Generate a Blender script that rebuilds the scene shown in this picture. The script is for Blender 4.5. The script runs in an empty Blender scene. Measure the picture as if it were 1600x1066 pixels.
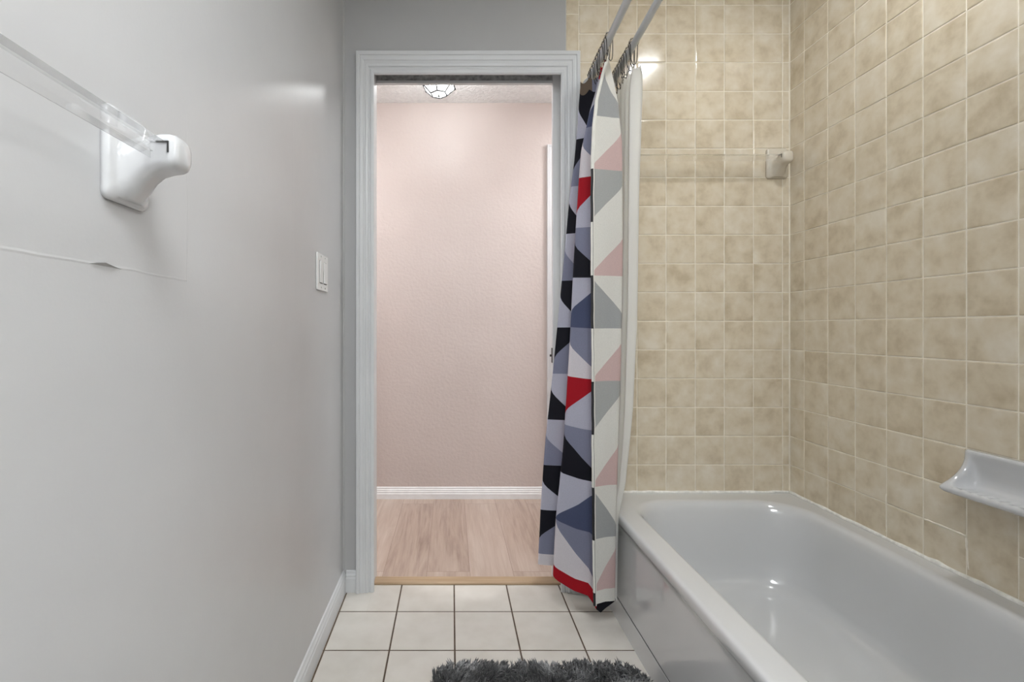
import bpy, bmesh, math, random
from mathutils import Vector, Matrix, noise
random.seed(7)
S = bpy.context.scene
C = S.collection
PI = math.pi

# ------------------------------------------------------------------ camera
CAMZ, F, VPX, VPY = 1.005, 748.0, 705.0, 514.0
cam = bpy.data.cameras.new('camera'); camo = bpy.data.objects.new('camera', cam); C.objects.link(camo)
camo.location = (0, 0, CAMZ); camo.rotation_euler = (PI/2, 0, 0)
cam.sensor_width = 36.0; cam.lens = F*36/1600
cam.shift_x = (800-VPX)/1600; cam.shift_y = -(533-VPY)/1600
cam.clip_start = 0.01
S.camera = camo

# ------------------------------------------------------------------ exposure / world / light levels
S.view_settings.view_transform = 'Standard'; S.view_settings.look = 'None'
S.view_settings.gamma = 1.0; S.view_settings.use_curve_mapping = False
S.view_settings.exposure = -0.10
w = bpy.data.worlds.new('world'); S.world = w; w.use_nodes = True
w.node_tree.nodes['Background'].inputs[0].default_value = (1, 1, 1, 1)
w.node_tree.nodes['Background'].inputs[1].default_value = 0.0
TUB_LIGHT_E = 188       # emission of the round ceiling light over the tub
ROOM_FILL_E = 21.5       # added ceiling fill light behind the camera
VANITY_E = 78          # vanity globes behind the camera
HALL_BULB_E = 225      # bulb in the hall lantern
LCOL = (0.955, 0.985, 1.0)
HALL_FILL_E = 88      # added unseen hall fill lights

# ------------------------------------------------------------------ material helpers
def newmat(name):
    m = bpy.data.materials.new(name); m.use_nodes = True
    nt = m.node_tree; b = nt.nodes['Principled BSDF']
    return m, nt, b
def N(nt, t, **kw):
    n = nt.nodes.new(t)
    for k, v in kw.items():
        if k in n.inputs.keys(): n.inputs[k].default_value = v
        else: setattr(n, k, v)
    return n
def L(nt, a, b): nt.links.new(a, b)
def ramp(nt, fac, stops):
    r = N(nt, 'ShaderNodeValToRGB'); L(nt, fac, r.inputs[0])
    e = r.color_ramp.elements
    while len(e) < len(stops): e.new(0.5)
    for i, (p, c) in enumerate(stops):
        e[i].position = p; e[i].color = (*c, 1)
    return r.outputs[0]
def simple(name, col, rough=0.5, metal=0.0, noise_amt=0.04, nscale=30, bump=0.0, bscale=200, coat=0.0, bdist=0.002):
    m, nt, b = newmat(name)
    tc = N(nt, 'ShaderNodeTexCoord')
    nz = N(nt, 'ShaderNodeTexNoise', Scale=nscale, Detail=4.0); L(nt, tc.outputs['Object'], nz.inputs['Vector'])
    c0 = tuple(max(0, x*(1-noise_amt)) for x in col); c1 = tuple(min(1, x*(1+noise_amt)) for x in col)
    L(nt, ramp(nt, nz.outputs['Fac'], [(0.3, c0), (0.7, c1)]), b.inputs['Base Color'])
    b.inputs['Roughness'].default_value = rough; b.inputs['Metallic'].default_value = metal
    b.inputs['Coat Weight'].default_value = coat; b.inputs['Coat Roughness'].default_value = 0.06
    if bump:
        n2 = N(nt, 'ShaderNodeTexNoise', Scale=bscale, Detail=3.0); L(nt, tc.outputs['Object'], n2.inputs['Vector'])
        bp = N(nt, 'ShaderNodeBump', Strength=bump, Distance=bdist); L(nt, n2.outputs['Fac'], bp.inputs['Height'])
        L(nt, bp.outputs[0], b.inputs['Normal'])
    return m
def emit(name, col, strength):
    m, nt, b = newmat(name)
    b.inputs['Base Color'].default_value = (*col, 1)
    b.inputs['Emission Color'].default_value = (*col, 1); b.inputs['Emission Strength'].default_value = strength
    return m
def mathn(nt, op, a, b=None, c=None):
    n = N(nt, 'ShaderNodeMath', operation=op)
    for i, v in enumerate((a, b, c)):
        if v is None: continue
        if isinstance(v, (int, float)): n.inputs[i].default_value = v
        else: L(nt, v, n.inputs[i])
    return n.outputs[0]

# painted plaster with faint ripples; the left wall also carries an old patch outline
def paint(name, col, rough, seams=False):
    m, nt, b = newmat(name)
    tc = N(nt, 'ShaderNodeTexCoord')
    nz = N(nt, 'ShaderNodeTexNoise', Scale=2.2, Detail=5.0); L(nt, tc.outputs['Object'], nz.inputs['Vector'])
    L(nt, ramp(nt, nz.outputs['Fac'], [(0.3, tuple(x*0.965 for x in col)), (0.7, tuple(x*1.03 for x in col))]), b.inputs['Base Color'])
    b.inputs['Roughness'].default_value = rough
    n1 = N(nt, 'ShaderNodeTexNoise', Scale=9.0, Detail=2.0); L(nt, tc.outputs['Object'], n1.inputs['Vector'])
    n2 = N(nt, 'ShaderNodeTexNoise', Scale=160.0, Detail=2.0); L(nt, tc.outputs['Object'], n2.inputs['Vector'])
    h = mathn(nt, 'ADD', mathn(nt, 'MULTIPLY', n1.outputs['Fac'], 1.0), mathn(nt, 'MULTIPLY', n2.outputs['Fac'], 0.10))
    if seams:
        sp = N(nt, 'ShaderNodeSeparateXYZ'); L(nt, tc.outputs['Object'], sp.inputs[0])
        y, z = sp.outputs['Y'], sp.outputs['Z']
        wob = mathn(nt, 'MULTIPLY', mathn(nt, 'SUBTRACT', n1.outputs['Fac'], 0.5), 0.012)
        def line(v, at, wd, lo=None, var=None, hi=None):
            d = mathn(nt, 'ABSOLUTE', mathn(nt, 'SUBTRACT', mathn(nt, 'ADD', v, wob), at))
            l = mathn(nt, 'SUBTRACT', 1.0, mathn(nt, 'MINIMUM', mathn(nt, 'DIVIDE', d, wd), 1.0))
            if lo is not None: l = mathn(nt, 'MULTIPLY', l, mathn(nt, 'GREATER_THAN', var, lo))
            if hi is not None: l = mathn(nt, 'MULTIPLY', l, mathn(nt, 'LESS_THAN', var, hi))
            return l
        s1 = line(z, 1.080, 0.0022, 0.0, y, 0.748)
        s2 = line(y, 0.748, 0.0020, 1.078, z, 1.34)
        s3 = line(y, 1.25, 0.003, 1.05, z, 1.95)
        tot = mathn(nt, 'ADD', mathn(nt, 'ADD', mathn(nt, 'MULTIPLY', s1, 0.35), mathn(nt, 'MULTIPLY', s2, 0.3)), mathn(nt, 'MULTIPLY', s3, 0.22))
        h = mathn(nt, 'ADD', h, tot)
    bp = N(nt, 'ShaderNodeBump', Strength=0.25, Distance=0.004); L(nt, h, bp.inputs['Height'])
    L(nt, bp.outputs[0], b.inputs['Normal'])
    return m

M = {}
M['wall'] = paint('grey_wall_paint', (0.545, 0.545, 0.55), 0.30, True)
M['wall_back'] = paint('grey_wall_paint_shaded', (0.455, 0.455, 0.457), 0.38)  # same grey paint, darkened to put the back wall's shade into the colour
M['trim'] = simple('white_trim_paint', (0.66, 0.67, 0.68), 0.35, noise_amt=0.02, nscale=14, bump=0.08, bscale=60)
M['ceil'] = simple('ceiling_paint', (0.75, 0.75, 0.74), 0.8, bump=0.3)
M['porc'] = simple('white_porcelain', (0.60, 0.605, 0.615), 0.12, noise_amt=0.012, nscale=5, coat=0.6)
M['tub'] = simple('tub_enamel', (0.615, 0.62, 0.625), 0.15, noise_amt=0.012, nscale=4, coat=0.7)
M['cream'] = simple('cream_ceramic', (0.67, 0.61, 0.51), 0.2, noise_amt=0.02, coat=0.4)
M['plastic'] = simple('white_plastic', (0.78, 0.78, 0.77), 0.35, noise_amt=0.01)
M['caulk'] = simple('white_caulk', (0.86, 0.84, 0.79), 0.5, noise_amt=0.15, nscale=60, bump=0.6, bscale=90)
M['dark'] = simple('dark_metal', (0.035, 0.032, 0.03), 0.5, 0.4)
M['chrome'] = simple('dull_chrome', (0.55, 0.54, 0.50), 0.22, 1.0)
M['bead'] = simple('dark_nickel', (0.30, 0.28, 0.25), 0.3, 1.0)
M['rod'] = simple('grey_white_rod_paint', (0.60, 0.62, 0.64), 0.3, noise_amt=0.02)
M['hole'] = simple('dark_gap', (0.03, 0.03, 0.03), 0.8)

# clear acrylic of the towel bars
def acrylic():
    m, nt, b = newmat('clear_acrylic')
    b.inputs['Base Color'].default_value = (0.99, 0.99, 0.99, 1)
    tc = N(nt, 'ShaderNodeTexCoord'); nz = N(nt, 'ShaderNodeTexNoise', Scale=40.0); L(nt, tc.outputs['Object'], nz.inputs['Vector'])
    L(nt, ramp(nt, nz.outputs['Fac'], [(0.2, (0.04,)*3), (0.8, (0.12,)*3)]), b.inputs['Roughness'])
    b.inputs['IOR'].default_value = 1.15
    b.inputs['Transmission Weight'].default_value = 1.0
    tr = N(nt, 'ShaderNodeBsdfTransparent'); tr.inputs[0].default_value = (0.955, 0.955, 0.955, 1)
    mx = N(nt, 'ShaderNodeMixShader'); mx.inputs[0].default_value = 0.5
    out = nt.nodes['Material Output']
    L(nt, b.outputs[0], mx.inputs[1]); L(nt, tr.outputs[0], mx.inputs[2]); L(nt, mx.outputs[0], out.inputs[0])
    return m
M['acrylic'] = acrylic()

# glazed beige wall tile: mottled, each tile with its own tone (face attribute)
def tile_mat():
    m, nt, b = newmat('beige_wall_tile')
    tc = N(nt, 'ShaderNodeTexCoord')
    at = N(nt, 'ShaderNodeAttribute', attribute_name='tone')
    vm = N(nt, 'ShaderNodeVectorMath', operation='MULTIPLY_ADD')
    cx = N(nt, 'ShaderNodeCombineXYZ')
    for i in range(3): L(nt, mathn(nt, 'MULTIPLY', at.outputs['Fac'], 13.0+7*i), cx.inputs[i])
    L(nt, tc.outputs['Object'], vm.inputs[0]); vm.inputs[1].default_value = (1, 1, 1); L(nt, cx.outputs[0], vm.inputs[2])
    n1 = N(nt, 'ShaderNodeTexNoise', Scale=17.0, Detail=4.0, Roughness=0.5, Distortion=0.15); L(nt, vm.outputs[0], n1.inputs['Vector'])
    n2 = N(nt, 'ShaderNodeTexNoise', Scale=70.0, Detail=3.0); L(nt, vm.outputs[0], n2.inputs['Vector'])
    f = mathn(nt, 'ADD', mathn(nt, 'MULTIPLY', n1.outputs['Fac'], 0.85), mathn(nt, 'MULTIPLY', n2.outputs['Fac'], 0.15))
    f = mathn(nt, 'ADD', f, mathn(nt, 'MULTIPLY', mathn(nt, 'SUBTRACT', at.outputs['Fac'], 0.5), 0.10))
    L(nt, ramp(nt, f, [(0.28, (0.55, 0.456, 0.322)), (0.48, (0.685, 0.595, 0.450)), (0.72, (0.77, 0.70, 0.58))]), b.inputs['Base Color'])
    b.inputs['Roughness'].default_value = 0.13
    b.inputs['Specular IOR Level'].default_value = 0.5
    n3 = N(nt, 'ShaderNodeTexNoise', Scale=11.0, Detail=1.0); L(nt, vm.outputs[0], n3.inputs['Vector'])
    bp = N(nt, 'ShaderNodeBump', Strength=0.25, Distance=0.003); L(nt, n3.outputs['Fac'], bp.inputs['Height']); L(nt, bp.outputs[0], b.inputs['Normal'])
    return m
M['tile'] = tile_mat()
M['grout'] = simple('pale_grout', (0.86, 0.80, 0.69), 0.75, noise_amt=0.10, nscale=25, bump=0.4)
M['floor_grout'] = simple('dark_brown_grout', (0.11, 0.078, 0.054), 0.85, noise_amt=0.3, nscale=40)
def floor_tile_mat():
    m, nt, b = newmat('off_white_floor_tile')
    tc = N(nt, 'ShaderNodeTexCoord'); at = N(nt, 'ShaderNodeAttribute', attribute_name='tone')
    n1 = N(nt, 'ShaderNodeTexNoise', Scale=14.0, Detail=5.0); L(nt, tc.outputs['Object'], n1.inputs['Vector'])
    f = mathn(nt, 'ADD', n1.outputs['Fac'], mathn(nt, 'MULTIPLY', mathn(nt, 'SUBTRACT', at.outputs['Fac'], 0.5), 0.25))
    L(nt, ramp(nt, f, [(0.25, (0.60, 0.565, 0.51)), (0.75, (0.69, 0.66, 0.61))]), b.inputs['Base Color'])
    b.inputs['Roughness'].default_value = 0.32
    return m
M['ftile'] = floor_tile_mat()
def pink_mat():
    m, nt, b = newmat('pink_orange_peel_wall')
    tc = N(nt, 'ShaderNodeTexCoord')
    n1 = N(nt, 'ShaderNodeTexNoise', Scale=60.0, Detail=3.0); L(nt, tc.outputs['Object'], n1.inputs['Vector'])
    n2 = N(nt, 'ShaderNodeTexNoise', Scale=3.0, Detail=2.0); L(nt, tc.outputs['Object'], n2.inputs['Vector'])
    L(nt, ramp(nt, n2.outputs['Fac'], [(0.3, (0.615, 0.540, 0.510)), (0.7, (0.645, 0.570, 0.540))]), b.inputs['Base Color'])
    b.inputs['Roughness'].default_value = 0.42
    bp = N(nt, 'ShaderNodeBump', Strength=0.5, Distance=0.004); L(nt, n1.outputs['Fac'], bp.inputs['Height']); L(nt, bp.outputs[0], b.inputs['Normal'])
    return m
M['pink'] = pink_mat()
M['popcorn'] = simple('textured_hall_ceiling', (0.86, 0.87, 0.87), 0.85, noise_amt=0.05, nscale=50, bump=1.0, bscale=55, bdist=0.012)
def plank_mat():
    m, nt, b = newmat('pinkish_oak_laminate')
    tc = N(nt, 'ShaderNodeTexCoord')
    mp = N(nt, 'ShaderNodeMapping'); mp.inputs['Rotation'].default_value = (0, 0, PI/2); mp.inputs['Location'].default_value = (0.31, 0.101, 0)
    L(nt, tc.outputs['Object'], mp.inputs['Vector'])
    br = N(nt, 'ShaderNodeTexBrick', Scale=1.0, offset=0.37, offset_frequency=2)
    br.inputs['Color1'].default_value = (0, 0, 0, 1); br.inputs['Color2'].default_value = (1, 1, 1, 1); br.inputs['Mortar'].default_value = (0.5, 0.5, 0.5, 1)
    br.inputs['Mortar Size'].default_value = 0.0007; br.inputs['Brick Width'].default_value = 1.22; br.inputs['Row Height'].default_value = 0.178
    br.inputs['Bias'].default_value = 0.0
    L(nt, mp.outputs[0], br.inputs['Vector'])
    bw = N(nt, 'ShaderNodeRGBToBW'); L(nt, br.outputs['Color'], bw.inputs[0])
    cx = N(nt, 'ShaderNodeCombineXYZ'); L(nt, mathn(nt, 'MULTIPLY', bw.outputs[0], 7.3), cx.inputs[2])
    vm = N(nt, 'ShaderNodeVectorMath', operation='MULTIPLY_ADD'); L(nt, tc.outputs['Object'], vm.inputs[0]); vm.inputs[1].default_value = (14.0, 1.3, 1.0); L(nt, cx.outputs[0], vm.inputs[2])
    g = N(nt, 'ShaderNodeTexNoise', Scale=1.0, Detail=5.0, Roughness=0.6, Distortion=1.6); L(nt, vm.outputs[0], g.inputs['Vector'])
    vm2 = N(nt, 'ShaderNodeVectorMath', operation='MULTIPLY_ADD'); L(nt, tc.outputs['Object'], vm2.inputs[0]); vm2.inputs[1].default_value = (90.0, 5.0, 1.0); L(nt, cx.outputs[0], vm2.inputs[2])
    g2 = N(nt, 'ShaderNodeTexNoise', Scale=1.0, Detail=3.0, Distortion=0.5); L(nt, vm2.outputs[0], g2.inputs['Vector'])
    f = mathn(nt, 'ADD', mathn(nt, 'MULTIPLY', g.outputs['Fac'], 0.6), mathn(nt, 'MULTIPLY', g2.outputs['Fac'], 0.28))
    f = mathn(nt, 'ADD', f, mathn(nt, 'MULTIPLY', bw.outputs[0], 0.16))
    col = ramp(nt, f, [(0.30, (0.27, 0.19, 0.15)), (0.46, (0.40, 0.305, 0.25)), (0.58, (0.455, 0.36, 0.30)), (0.74, (0.53, 0.44, 0.38))])
    mx = N(nt, 'ShaderNodeMix', data_type='RGBA'); L(nt, br.outputs['Fac'], mx.inputs['Factor'])
    L(nt, col, mx.inputs['A']); mx.inputs['B'].default_value = (0.20, 0.13, 0.10, 1)
    L(nt, mx.outputs['Result'], b.inputs['Base Color'])
    b.inputs['Roughness'].default_value = 0.38
    return m
M['plank'] = plank_mat()
def wood_strip():
    m, nt, b = newmat('tan_wood_threshold')
    tc = N(nt, 'ShaderNodeTexCoord')
    vm = N(nt, 'ShaderNodeVectorMath', operation='MULTIPLY'); L(nt, tc.outputs['Object'], vm.inputs[0]); vm.inputs[1].default_value = (4, 120, 30)
    g = N(nt, 'ShaderNodeTexNoise', Scale=1.0, Detail=4.0); L(nt, vm.outputs[0], g.inputs['Vector'])
    L(nt, ramp(nt, g.outputs['Fac'], [(0.3, (0.36, 0.245, 0.145)), (0.7, (0.46, 0.335, 0.215))]), b.inputs['Base Color'])
    b.inputs['Roughness'].default_value = 0.45
    return m
M['threshold'] = wood_strip()

# printed curtain cloth: full colour outside, pale reverse
def cloth(name, col, rev):
    m, nt, b = newmat(name)
    out = nt.nodes['Material Output']
    tc = N(nt, 'ShaderNodeTexCoord')
    wv = N(nt, 'ShaderNodeTexNoise', Scale=420.0, Detail=2.0); L(nt, tc.outputs['Object'], wv.inputs['Vector'])
    geo = N(nt, 'ShaderNodeNewGeometry')
    mx = N(nt, 'ShaderNodeMix', data_type='RGBA'); L(nt, geo.outputs['Backfacing'], mx.inputs['Factor'])
    mx.inputs['A'].default_value = (*col, 1); mx.inputs['B'].default_value = (*rev, 1)
    ml = N(nt, 'ShaderNodeMix', data_type='RGBA', blend_type='MULTIPLY'); ml.inputs['Factor'].default_value = 1.0
    L(nt, mx.outputs['Result'], ml.inputs['A'])
    L(nt, ramp(nt, wv.outputs['Fac'], [(0.3, (0.9,)*3), (0.7, (1.0,)*3)]), ml.inputs['B'])
    L(nt, ml.outputs['Result'], b.inputs['Base Color'])
    b.inputs['Roughness'].default_value = 0.7; b.inputs['Specular IOR Level'].default_value = 0.22
    bp = N(nt, 'ShaderNodeBump', Strength=0.15, Distance=0.001); L(nt, wv.outputs['Fac'], bp.inputs['Height']); L(nt, bp.outputs[0], b.inputs['Normal'])
    tl = N(nt, 'ShaderNodeBsdfTranslucent'); L(nt, ml.outputs['Result'], tl.inputs[0])
    ms = N(nt, 'ShaderNodeMixShader'); ms.inputs[0].default_value = 0.18
    L(nt, b.outputs[0], ms.inputs[1]); L(nt, tl.outputs[0], ms.inputs[2]); L(nt, ms.outputs[0], out.inputs[0])
    return m
CLOTH = [
    cloth('cloth_white', (0.72, 0.68, 0.72), (0.74, 0.73, 0.68)),
    cloth('cloth_lavender', (0.50, 0.50, 0.60), (0.72, 0.71, 0.67)),
    cloth('cloth_slate', (0.235, 0.245, 0.34), (0.40, 0.41, 0.40)),
    cloth('cloth_navy', (0.075, 0.090, 0.165), (0.37, 0.38, 0.38)),
    cloth('cloth_black', (0.008, 0.008, 0.014), (0.33, 0.34, 0.34)),
    cloth('cloth_red', (0.40, 0.006, 0.016), (0.62, 0.46, 0.44)),
    cloth('cloth_brown', (0.16, 0.12, 0.09), (0.4, 0.36, 0.3)),
]
def liner_mat():
    m, nt, b = newmat('white_vinyl_liner')
    out = nt.nodes['Material Output']
    tc = N(nt, 'ShaderNodeTexCoord'); nz = N(nt, 'ShaderNodeTexNoise', Scale=6.0); L(nt, tc.outputs['Object'], nz.inputs['Vector'])
    L(nt, ramp(nt, nz.outputs['Fac'], [(0.3, (0.88, 0.88, 0.86)), (0.7, (0.93, 0.93, 0.91))]), b.inputs['Base Color'])
    b.inputs['Roughness'].default_value = 0.38
    tl = N(nt, 'ShaderNodeBsdfTranslucent'); tl.inputs[0].default_value = (0.92, 0.92, 0.90, 1)
    ms = N(nt, 'ShaderNodeMixShader'); ms.inputs[0].default_value = 0.5
    L(nt, b.outputs[0], ms.inputs[1]); L(nt, tl.outputs[0], ms.inputs[2]); L(nt, ms.outputs[0], out.inputs[0])
    return m
M['liner'] = liner_mat()
def rug_mat():
    m, nt, b = newmat('charcoal_shag')
    at = N(nt, 'ShaderNodeAttribute', attribute_name='tone')
    L(nt, ramp(nt, at.outputs['Fac'], [(0.0, (0.020, 0.020, 0.021)), (0.55, (0.105, 0.106, 0.108)), (1.0, (0.40, 0.402, 0.408))]), b.inputs['Base Color'])
    b.inputs['Roughness'].default_value = 0.75; b.inputs['Sheen Weight'].default_value = 0.3
    return m
M['shag'] = rug_mat()
M['rug_back'] = simple('rug_backing', (0.04, 0.04, 0.043), 0.9)
def pane_mat():
    m, nt, b = newmat('clear_lamp_glass')
    out = nt.nodes['Material Output']
    gl = N(nt, 'ShaderNodeBsdfGlossy'); gl.inputs['Roughness'].default_value = 0.05
    tr = N(nt, 'ShaderNodeBsdfTransparent'); tr.inputs[0].default_value = (0.95, 0.95, 0.94, 1)
    tl = N(nt, 'ShaderNodeBsdfTranslucent'); tl.inputs[0].default_value = (0.9, 0.9, 0.88, 1)
    m0 = N(nt, 'ShaderNodeMixShader'); m0.inputs[0].default_value = 0.16
    L(nt, tr.outputs[0], m0.inputs[1]); L(nt, tl.outputs[0], m0.inputs[2])
    mx = N(nt, 'ShaderNodeMixShader'); mx.inputs[0].default_value = 0.07; L(nt, m0.outputs[0], mx.inputs[1]); L(nt, gl.outputs[0], mx.inputs[2])
    L(nt, mx.outputs[0], out.inputs[0])
    return m
M['pane'] = pane_mat()

# ------------------------------------------------------------------ mesh helpers
def obj(name, bm, mats, parent=None, smooth=False, bevel=0.0, segs=2):
    bmesh.ops.recalc_face_normals(bm, faces=bm.faces) if not getattr(bm, '_keep', False) else None
    me = bpy.data.meshes.new(name); bm.to_mesh(me); bm.free()
    for m in (mats if isinstance(mats, (list, tuple)) else [mats]): me.materials.append(m)
    o = bpy.data.objects.new(name, me); C.objects.link(o)
    if parent: o.parent = parent
    if smooth:
        for p in me.polygons: p.use_smooth = True
    if bevel:
        md = o.modifiers.new('bevel', 'BEVEL'); md.width = bevel; md.segments = segs; md.limit_method = 'ANGLE'; md.angle_limit = 0.6
        md.harden_normals = False
    return o
def pymesh(name, verts, faces, mats, parent=None, smooth=False, mi=None, tone=None, recalc=False):
    me = bpy.data.meshes.new(name); me.from_pydata(verts, [], faces)
    for m in (mats if isinstance(mats, (list, tuple)) else [mats]): me.materials.append(m)
    if mi is not None: me.polygons.foreach_set('material_index', mi)
    if smooth: me.polygons.foreach_set('use_smooth', [True]*len(me.polygons))
    if tone is not None:
        a = me.attributes.new('tone', 'FLOAT', 'FACE'); a.data.foreach_set('value', tone)
    me.update()
    if recalc:
        bm = bmesh.new(); bm.from_mesh(me); bmesh.ops.recalc_face_normals(bm, faces=bm.faces); bm.to_mesh(me); bm.free()
    o = bpy.data.objects.new(name, me); C.objects.link(o)
    if parent: o.parent = parent
    return o
def box(bm, x0, x1, y0, y1, z0, z1, mi=0):
    v = [bm.verts.new((x, y, z)) for x in (x0, x1) for y in (y0, y1) for z in (z0, z1)]
    for f in ((0, 1, 3, 2), (4, 6, 7, 5), (0, 4, 5, 1), (2, 3, 7, 6), (0, 2, 6, 4), (1, 5, 7, 3)):
        fc = bm.faces.new([v[i] for i in f]); fc.material_index = mi
    return v
def boxbm(*a):
    bm = bmesh.new(); box(bm, *a); return bm
def loft(bm, rings, cap0=True, cap1=True, closed=True):
    R = [[bm.verts.new(p) for p in r] for r in rings]
    n = len(R[0])
    for a, b in zip(R, R[1:]):
        for i in range(n if closed else n-1):
            j = (i+1) % n
            bm.faces.new((a[i], a[j], b[j], b[i]))
    if cap0: bm.faces.new(R[0][::-1])
    if cap1: bm.faces.new(R[-1])
def tube(bm, pts, r, n=12, caps=True):
    pts = [Vector(p) for p in pts]; rings = []
    up = Vector((0, 0, 1))
    for i, p in enumerate(pts):
        t = (pts[min(i+1, len(pts)-1)]-pts[max(i-1, 0)]).normalized()
        a = t.cross(up if abs(t.z) < 0.95 else Vector((1, 0, 0))).normalized(); b = t.cross(a)
        rr = r[i] if isinstance(r, (list, tuple)) else r
        rings.append([p+(a*math.cos(k*2*PI/n)+b*math.sin(k*2*PI/n))*rr for k in range(n)])
    loft(bm, rings, caps, caps)
def lathe(bm, prof, n=32, cx=0, cy=0):
    loft(bm, [[(cx+r*math.cos(k*2*PI/n), cy+r*math.sin(k*2*PI/n), z) for k in range(n)] for r, z in prof])
def sphere(bm, c, r, seg=12):
    bmesh.ops.create_uvsphere(bm, u_segments=seg, v_segments=max(6, seg//2+2), radius=r, matrix=Matrix.Translation(c))
def rrect(x0, x1, y0, y1, r, nc=10, ns=8):
    """points of a rounded rectangle, fixed count per side and corner"""
    P = []
    cs = [((x1-r, y0+r), -PI/2), ((x1-r, y1-r), 0), ((x0+r, y1-r), PI/2), ((x0+r, y0+r), PI)]
    for i, ((cx, cy), a0) in enumerate(cs):
        arc = [(cx+r*math.cos(a0+k*PI/2/nc), cy+r*math.sin(a0+k*PI/2/nc)) for k in range(nc+1)]
        P += arc
        (nx, ny), b0 = cs[(i+1) % 4]
        q = (nx+r*math.cos(b0), ny+r*math.sin(b0))
        for k in range(1, ns):
            P.append((arc[-1][0]+(q[0]-arc[-1][0])*k/ns, arc[-1][1]+(q[1]-arc[-1][1])*k/ns))
    return P
def tag(o, label, cat, group=None, kind=None):
    o['label'] = label; o['category'] = cat
    if group: o['group'] = group
    if kind: o['kind'] = kind
    return o
def empty(name, loc, label, cat, rz=0, group=None, kind=None):
    o = bpy.data.objects.new(name, None); C.objects.link(o); o.empty_display_size = 0.05
    o.location = loc; o.rotation_euler = (0, 0, rz)
    return tag(o, label, cat, group, kind)
def copy_tree(o, parent=None):
    c = o.copy(); C.objects.link(c)
    if parent: c.parent = parent
    for ch in o.children: copy_tree(ch, c)
    return c

# ------------------------------------------------------------------ room dimensions
XL, XR = -0.413, 1.298
YB, YH, YF = 1.834, 2.837, -1.05     # back wall face, far hall wall, wall behind the camera
YB2 = 1.940                          # hall side of the back wall
ZC, ZH = 2.44, 2.344
DXL, DXR, DZ = -0.303, 0.446, 2.050  # door opening
TUBX, TUBY0, TUBZ = 0.563, 0.312, 0.379
TILE_X0 = 0.4395

# walls
o = obj('wall_left', boxbm(XL-0.1, XL, YF-0.1, YB, -0.02, ZC), M['wall'])
tag(o, 'glossy grey painted wall on the left with an old patch seam', 'wall', kind='structure')
wl = o
bm = bmesh.new()
fl = [(XL+0.0005, 0.545, 1.0795), (XL+0.0005, 0.60, 1.0795), (XL+0.0040, 0.567, 1.0835), (XL+0.003, 0.553, 1.0815), (XL+0.0025, 0.587, 1.0805)]
v = [bm.verts.new(p) for p in fl]
bm.faces.new((v[0], v[3], v[2])); bm.faces.new((v[0], v[2], v[1])); bm.faces.new((v[2], v[4], v[1])); bm.faces.new((v[0], v[1], v[4], v[3]))
obj('paint_flap', bm, M['wall_back'], wl)
bm = bmesh.new()
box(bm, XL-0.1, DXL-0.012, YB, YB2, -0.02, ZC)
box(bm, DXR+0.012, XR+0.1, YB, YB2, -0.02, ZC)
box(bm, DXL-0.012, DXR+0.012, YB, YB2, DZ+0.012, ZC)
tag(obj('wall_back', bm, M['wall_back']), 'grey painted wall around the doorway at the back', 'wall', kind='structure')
tag(obj('wall_front', boxbm(XL, XR, YF-0.1, YF, -0.02, ZC), M['wall_back']), 'grey painted wall behind the camera', 'wall', kind='structure')
tag(obj('ceiling', boxbm(XL-0.1, XR+0.1, YF-0.1, YB, ZC, ZC+0.08), M['ceil']), 'white bathroom ceiling above the tub and doorway', 'ceiling', kind='structure')

# ------------------------------------------------------------------ tiled walls (real tiles on a grout bed)
def tile_wall(name, label, U, cells, W0, W1, uaxis, plane, inward, slab, tilt=0.0022):
    """cells: (u0,u1,z0,z1) tile rectangles; plane = grout bed coordinate; inward = sign of the normal along the other axis"""
    verts, faces, mi, tone = [], [], [], []
    def P(u, z, h):
        return (u, plane+inward*h, z) if uaxis == 'x' else (plane+inward*h, u, z)
    def quad(a, b, c, d, m, t):
        f = (a, b, c, d)
        faces.append(f); mi.append(m); tone.append(t)
    # slab
    (u0, u1, z0, z1) = slab
    for h in (-0.012, 0.0):
        for u, z in ((u0, z0), (u1, z0), (u1, z1), (u0, z1)): verts.append(P(u, z, h))
    for f in ((4, 5, 6, 7), (0, 3, 2, 1), (0, 1, 5, 4), (1, 2, 6, 5), (2, 3, 7, 6), (3, 0, 4, 7)): quad(*f, 1, 0.5)
    g = 0.0012
    for (a, b, c, d) in cells:
        t = random.random()
        ku, kz = random.uniform(-tilt, tilt), random.uniform(-tilt, tilt)
        dh = random.uniform(0, 0.0005)
        base = len(verts)
        for ins, h in ((0, -0.0003), (0.0005, 0.0003), (0.0016, 0.0009), (0.0036, 0.0012)):
            A, B, Cc, D = a+g+ins, b-g-ins, c+g+ins, d-g-ins
            for u, z in ((A, Cc), (B, Cc), (B, D), (A, D)):
                hh = h+((u-(a+b)/2)*ku+(z-(c+d)/2)*kz*1.5+dh)*(1 if h > 0 else 0)
                verts.append(P(u, z, hh))
        for k in range(3):
            for i in range(4):
                j = (i+1) % 4
                quad(base+4*k+i, base+4*k+j, base+4*k+4+j, base+4*k+4+i, 0, t)
        quad(base+12, base+13, base+14, base+15, 0, t)
    o = pymesh(name, verts, faces, [M['tile'], M['grout']], None, False, mi, tone, recalc=True)
    return tag(o, label, 'wall', kind='structure')
TZ, Z_REF = 0.1100, 1.2546
zrows = [Z_REF+TZ*k for k in range(-9, 12)]
zrows = [z for z in zrows if z > 0.30 and z < ZC]+[ZC]
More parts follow.
